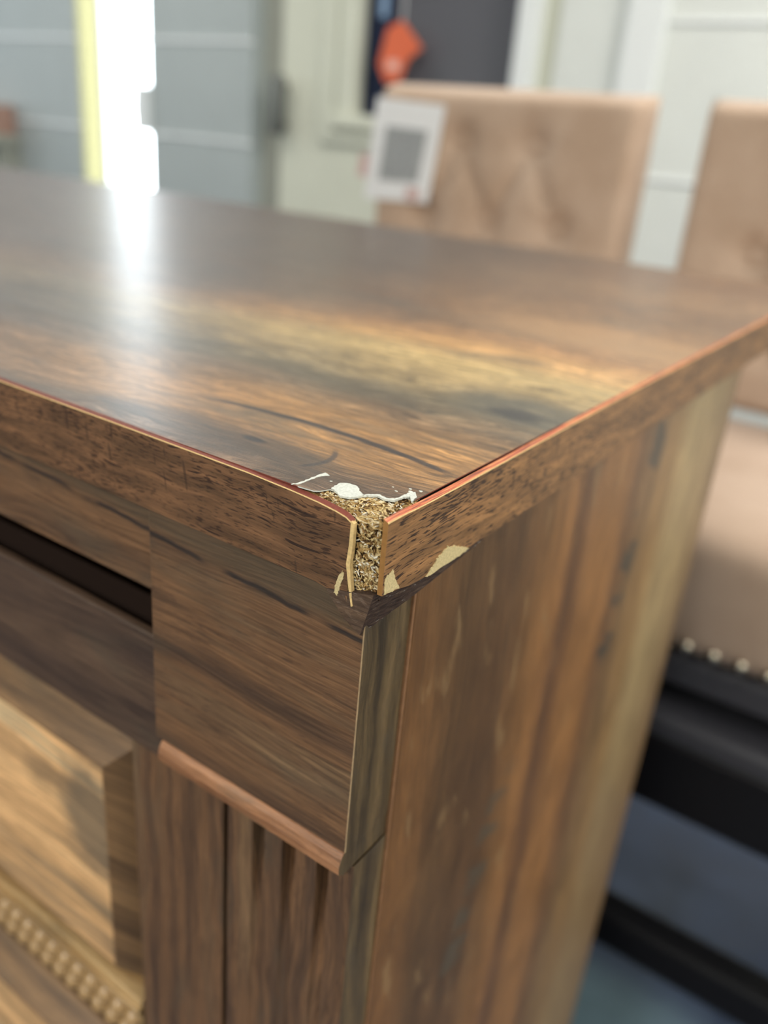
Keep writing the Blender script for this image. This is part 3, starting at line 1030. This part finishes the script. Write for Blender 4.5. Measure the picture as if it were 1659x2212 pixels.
def make_stool(cx, label):
    r = thing('counter_stool', (cx, 0.78, ZF), label, 'stool', 'beige counter stools behind the island')
    yf, yb, hw = 0.955, 1.030, 0.203
    zb, zt = -0.20, 0.162
    bm = bmesh.new()

    def shape(u, v, front):
        sx, sz = 2 * u - 1, 2 * v - 1
        x = sx * hw
        z = zb + (zt - zb) * v
        ex = max(0, abs(sx) - 0.90) / 0.10
        ez = max(0, abs(sz) - 0.90) / 0.10
        puff = math.sqrt(max(0, 1 - ex * ex)) * math.sqrt(max(0, 1 - ez * ez))
        if not front:
            return (cx + x, yb - 0.03 + 0.03 * puff, z)
        dep = 0.0
        for a, c in BTN:
            dep += 0.020 * math.exp(-((x - a) ** 2 + (z - c) ** 2) / (2 * 0.017 ** 2))
        for i, j in CREASE:
            dep = max(dep, 0.010 * math.exp(-(seg_d(x, z, BTN[i], BTN[j]) / 0.010) ** 2))
        return (cx + x, yb - 0.03 - (0.045 - dep) * puff, z)
    grid(bm, 60, 50, lambda u, v: shape(u, v, True))
    grid(bm, 60, 50, lambda u, v: shape(u, v, False))
    bmesh.ops.remove_doubles(bm, verts=bm.verts[:], dist=0.0004)
    back = new_obj('backrest', bm, M_FABRIC, r, True)
    for a, c in BTN:
        bm = bmesh.new()
        bmesh.ops.create_uvsphere(bm, u_segments=12, v_segments=8, radius=0.011)
        for v_ in bm.verts:
            v_.co.y *= 0.5
            v_.co += Vector((cx + a, yb - 0.03 - 0.027, c))
        new_obj('button', bm, M_FABRIC, back, True)
    # seat with rounded upholstered edge
    bm = bmesh.new()
    box(bm, cx - 0.222, cx + 0.222, 0.560, 0.985, -0.335, -0.205, 0.030, 5)
    seat = new_obj('seat', bm, M_FABRIC, r, True)
    nm = None
    for k in range(17):
        xx = cx - 0.196 + k * 0.0245
        o = None
        if nm is None:
            bm = bmesh.new()
            bmesh.ops.create_uvsphere(bm, u_segments=12, v_segments=8, radius=0.0066)
            for v_ in bm.verts:
                v_.co.y *= 0.6
            nm = bpy.data.meshes.new('nailhead')
            bm.to_mesh(nm)
            bm.free()
            nm.materials.append(M_NAIL)
            for p in nm.polygons:
                p.use_smooth = True
        o = bpy.data.objects.new('nailhead', nm)
        COL.objects.link(o)
        o.parent = seat
        o.location = Vector((xx, 0.5600, -0.3190 + 0.0)) - world_loc(seat)
    boxo('seat_apron', (cx - 0.205, cx + 0.205, 0.567, 0.975, -0.366, -0.334), M_BLACK_LIT, r, 0.004)
    boxo('swivel_plate', (cx - 0.15, cx + 0.15, 0.62, 0.92, -0.392, -0.366), M_SOCKET, r)
    boxo('rail_highlight', (cx - 0.207, cx + 0.207, 0.549, 0.987, -0.418, -0.392), M_BLACK_LIT, r, 0.006, 2)  # added grey lip: painted highlight on the black frame's top edge
    boxo('leg_frame', (cx - 0.205, cx + 0.205, 0.552, 0.985, -0.500, -0.418), M_BLACK, r, 0.004, 1)
    for sx in (-1, 1):
        for yy in (0.575, 0.960):
            bm = bmesh.new()
            x = cx + sx * 0.185
            a = 0.019
            t = [bm.verts.new((x + i * a, yy + j * a, -0.46)) for i, j in ((-1, -1), (1, -1), (1, 1), (-1, 1))]
            xb = x + sx * 0.012
            b = [bm.verts.new((xb + i * a * 0.75, yy + j * a * 0.75, ZF)) for i, j in ((-1, -1), (1, -1), (1, 1), (-1, 1))]
            bm.faces.new(t)
            bm.faces.new(b[::-1])
            for k in range(4):
                bm.faces.new((t[k], b[k], b[(k + 1) % 4], t[(k + 1) % 4]))
            new_obj('leg', bm, M_BLACK, r)
        boxo('stretcher', (cx + sx * 0.190 - 0.011, cx + sx * 0.190 + 0.011, 0.575, 0.960, -0.690, -0.655), M_BLACK, r, 0.003)
    boxo('footrest', (cx - 0.185, cx + 0.185, 0.555, 0.592, -0.712, -0.662), M_BLACK, r, 0.006)
    boxo('stretcher', (cx - 0.185, cx + 0.185, 0.950, 0.972, -0.690, -0.655), M_BLACK, r, 0.003)
    return r


make_stool(-0.490, 'beige tufted counter stool with a white paper tag on its backrest')
make_stool(-0.018, 'beige counter stool without a tag, nailheads along its seat, beside the island end panel')

# paper tag hanging over the first stool's backrest
pt = thing('paper_tag', (-0.64, 0.95, 0.0), 'white paper price tag with grey print hung on the beige backrest', 'tag')
bm = bmesh.new()
prism(bm, [(-0.700, 0.000), (-0.586, 0.004), (-0.572, 0.134), (-0.688, 0.140)], 0.9525, 0.9540, 1)
new_obj('sheet', bm, M_PAPER, pt)
bm = bmesh.new()
prism(bm, [(-0.676, 0.028), (-0.606, 0.030), (-0.596, 0.100), (-0.668, 0.103)], 0.9518, 0.9526, 1)
new_obj('print_block', bm, M_PRINT, pt)
bm = bmesh.new()
prism(bm, [(-0.625, 0.006), (-0.602, 0.006), (-0.600, 0.022), (-0.624, 0.022)], 0.9515, 0.9526, 1)
new_obj('corner_mark', bm, M_PINK, pt)
bm = bmesh.new()
prism(bm, [(-0.716, 0.030), (-0.698, 0.030), (-0.694, 0.062), (-0.712, 0.062)], 0.9530, 0.9545, 1)
new_obj('side_tab', bm, M_PINK, pt)
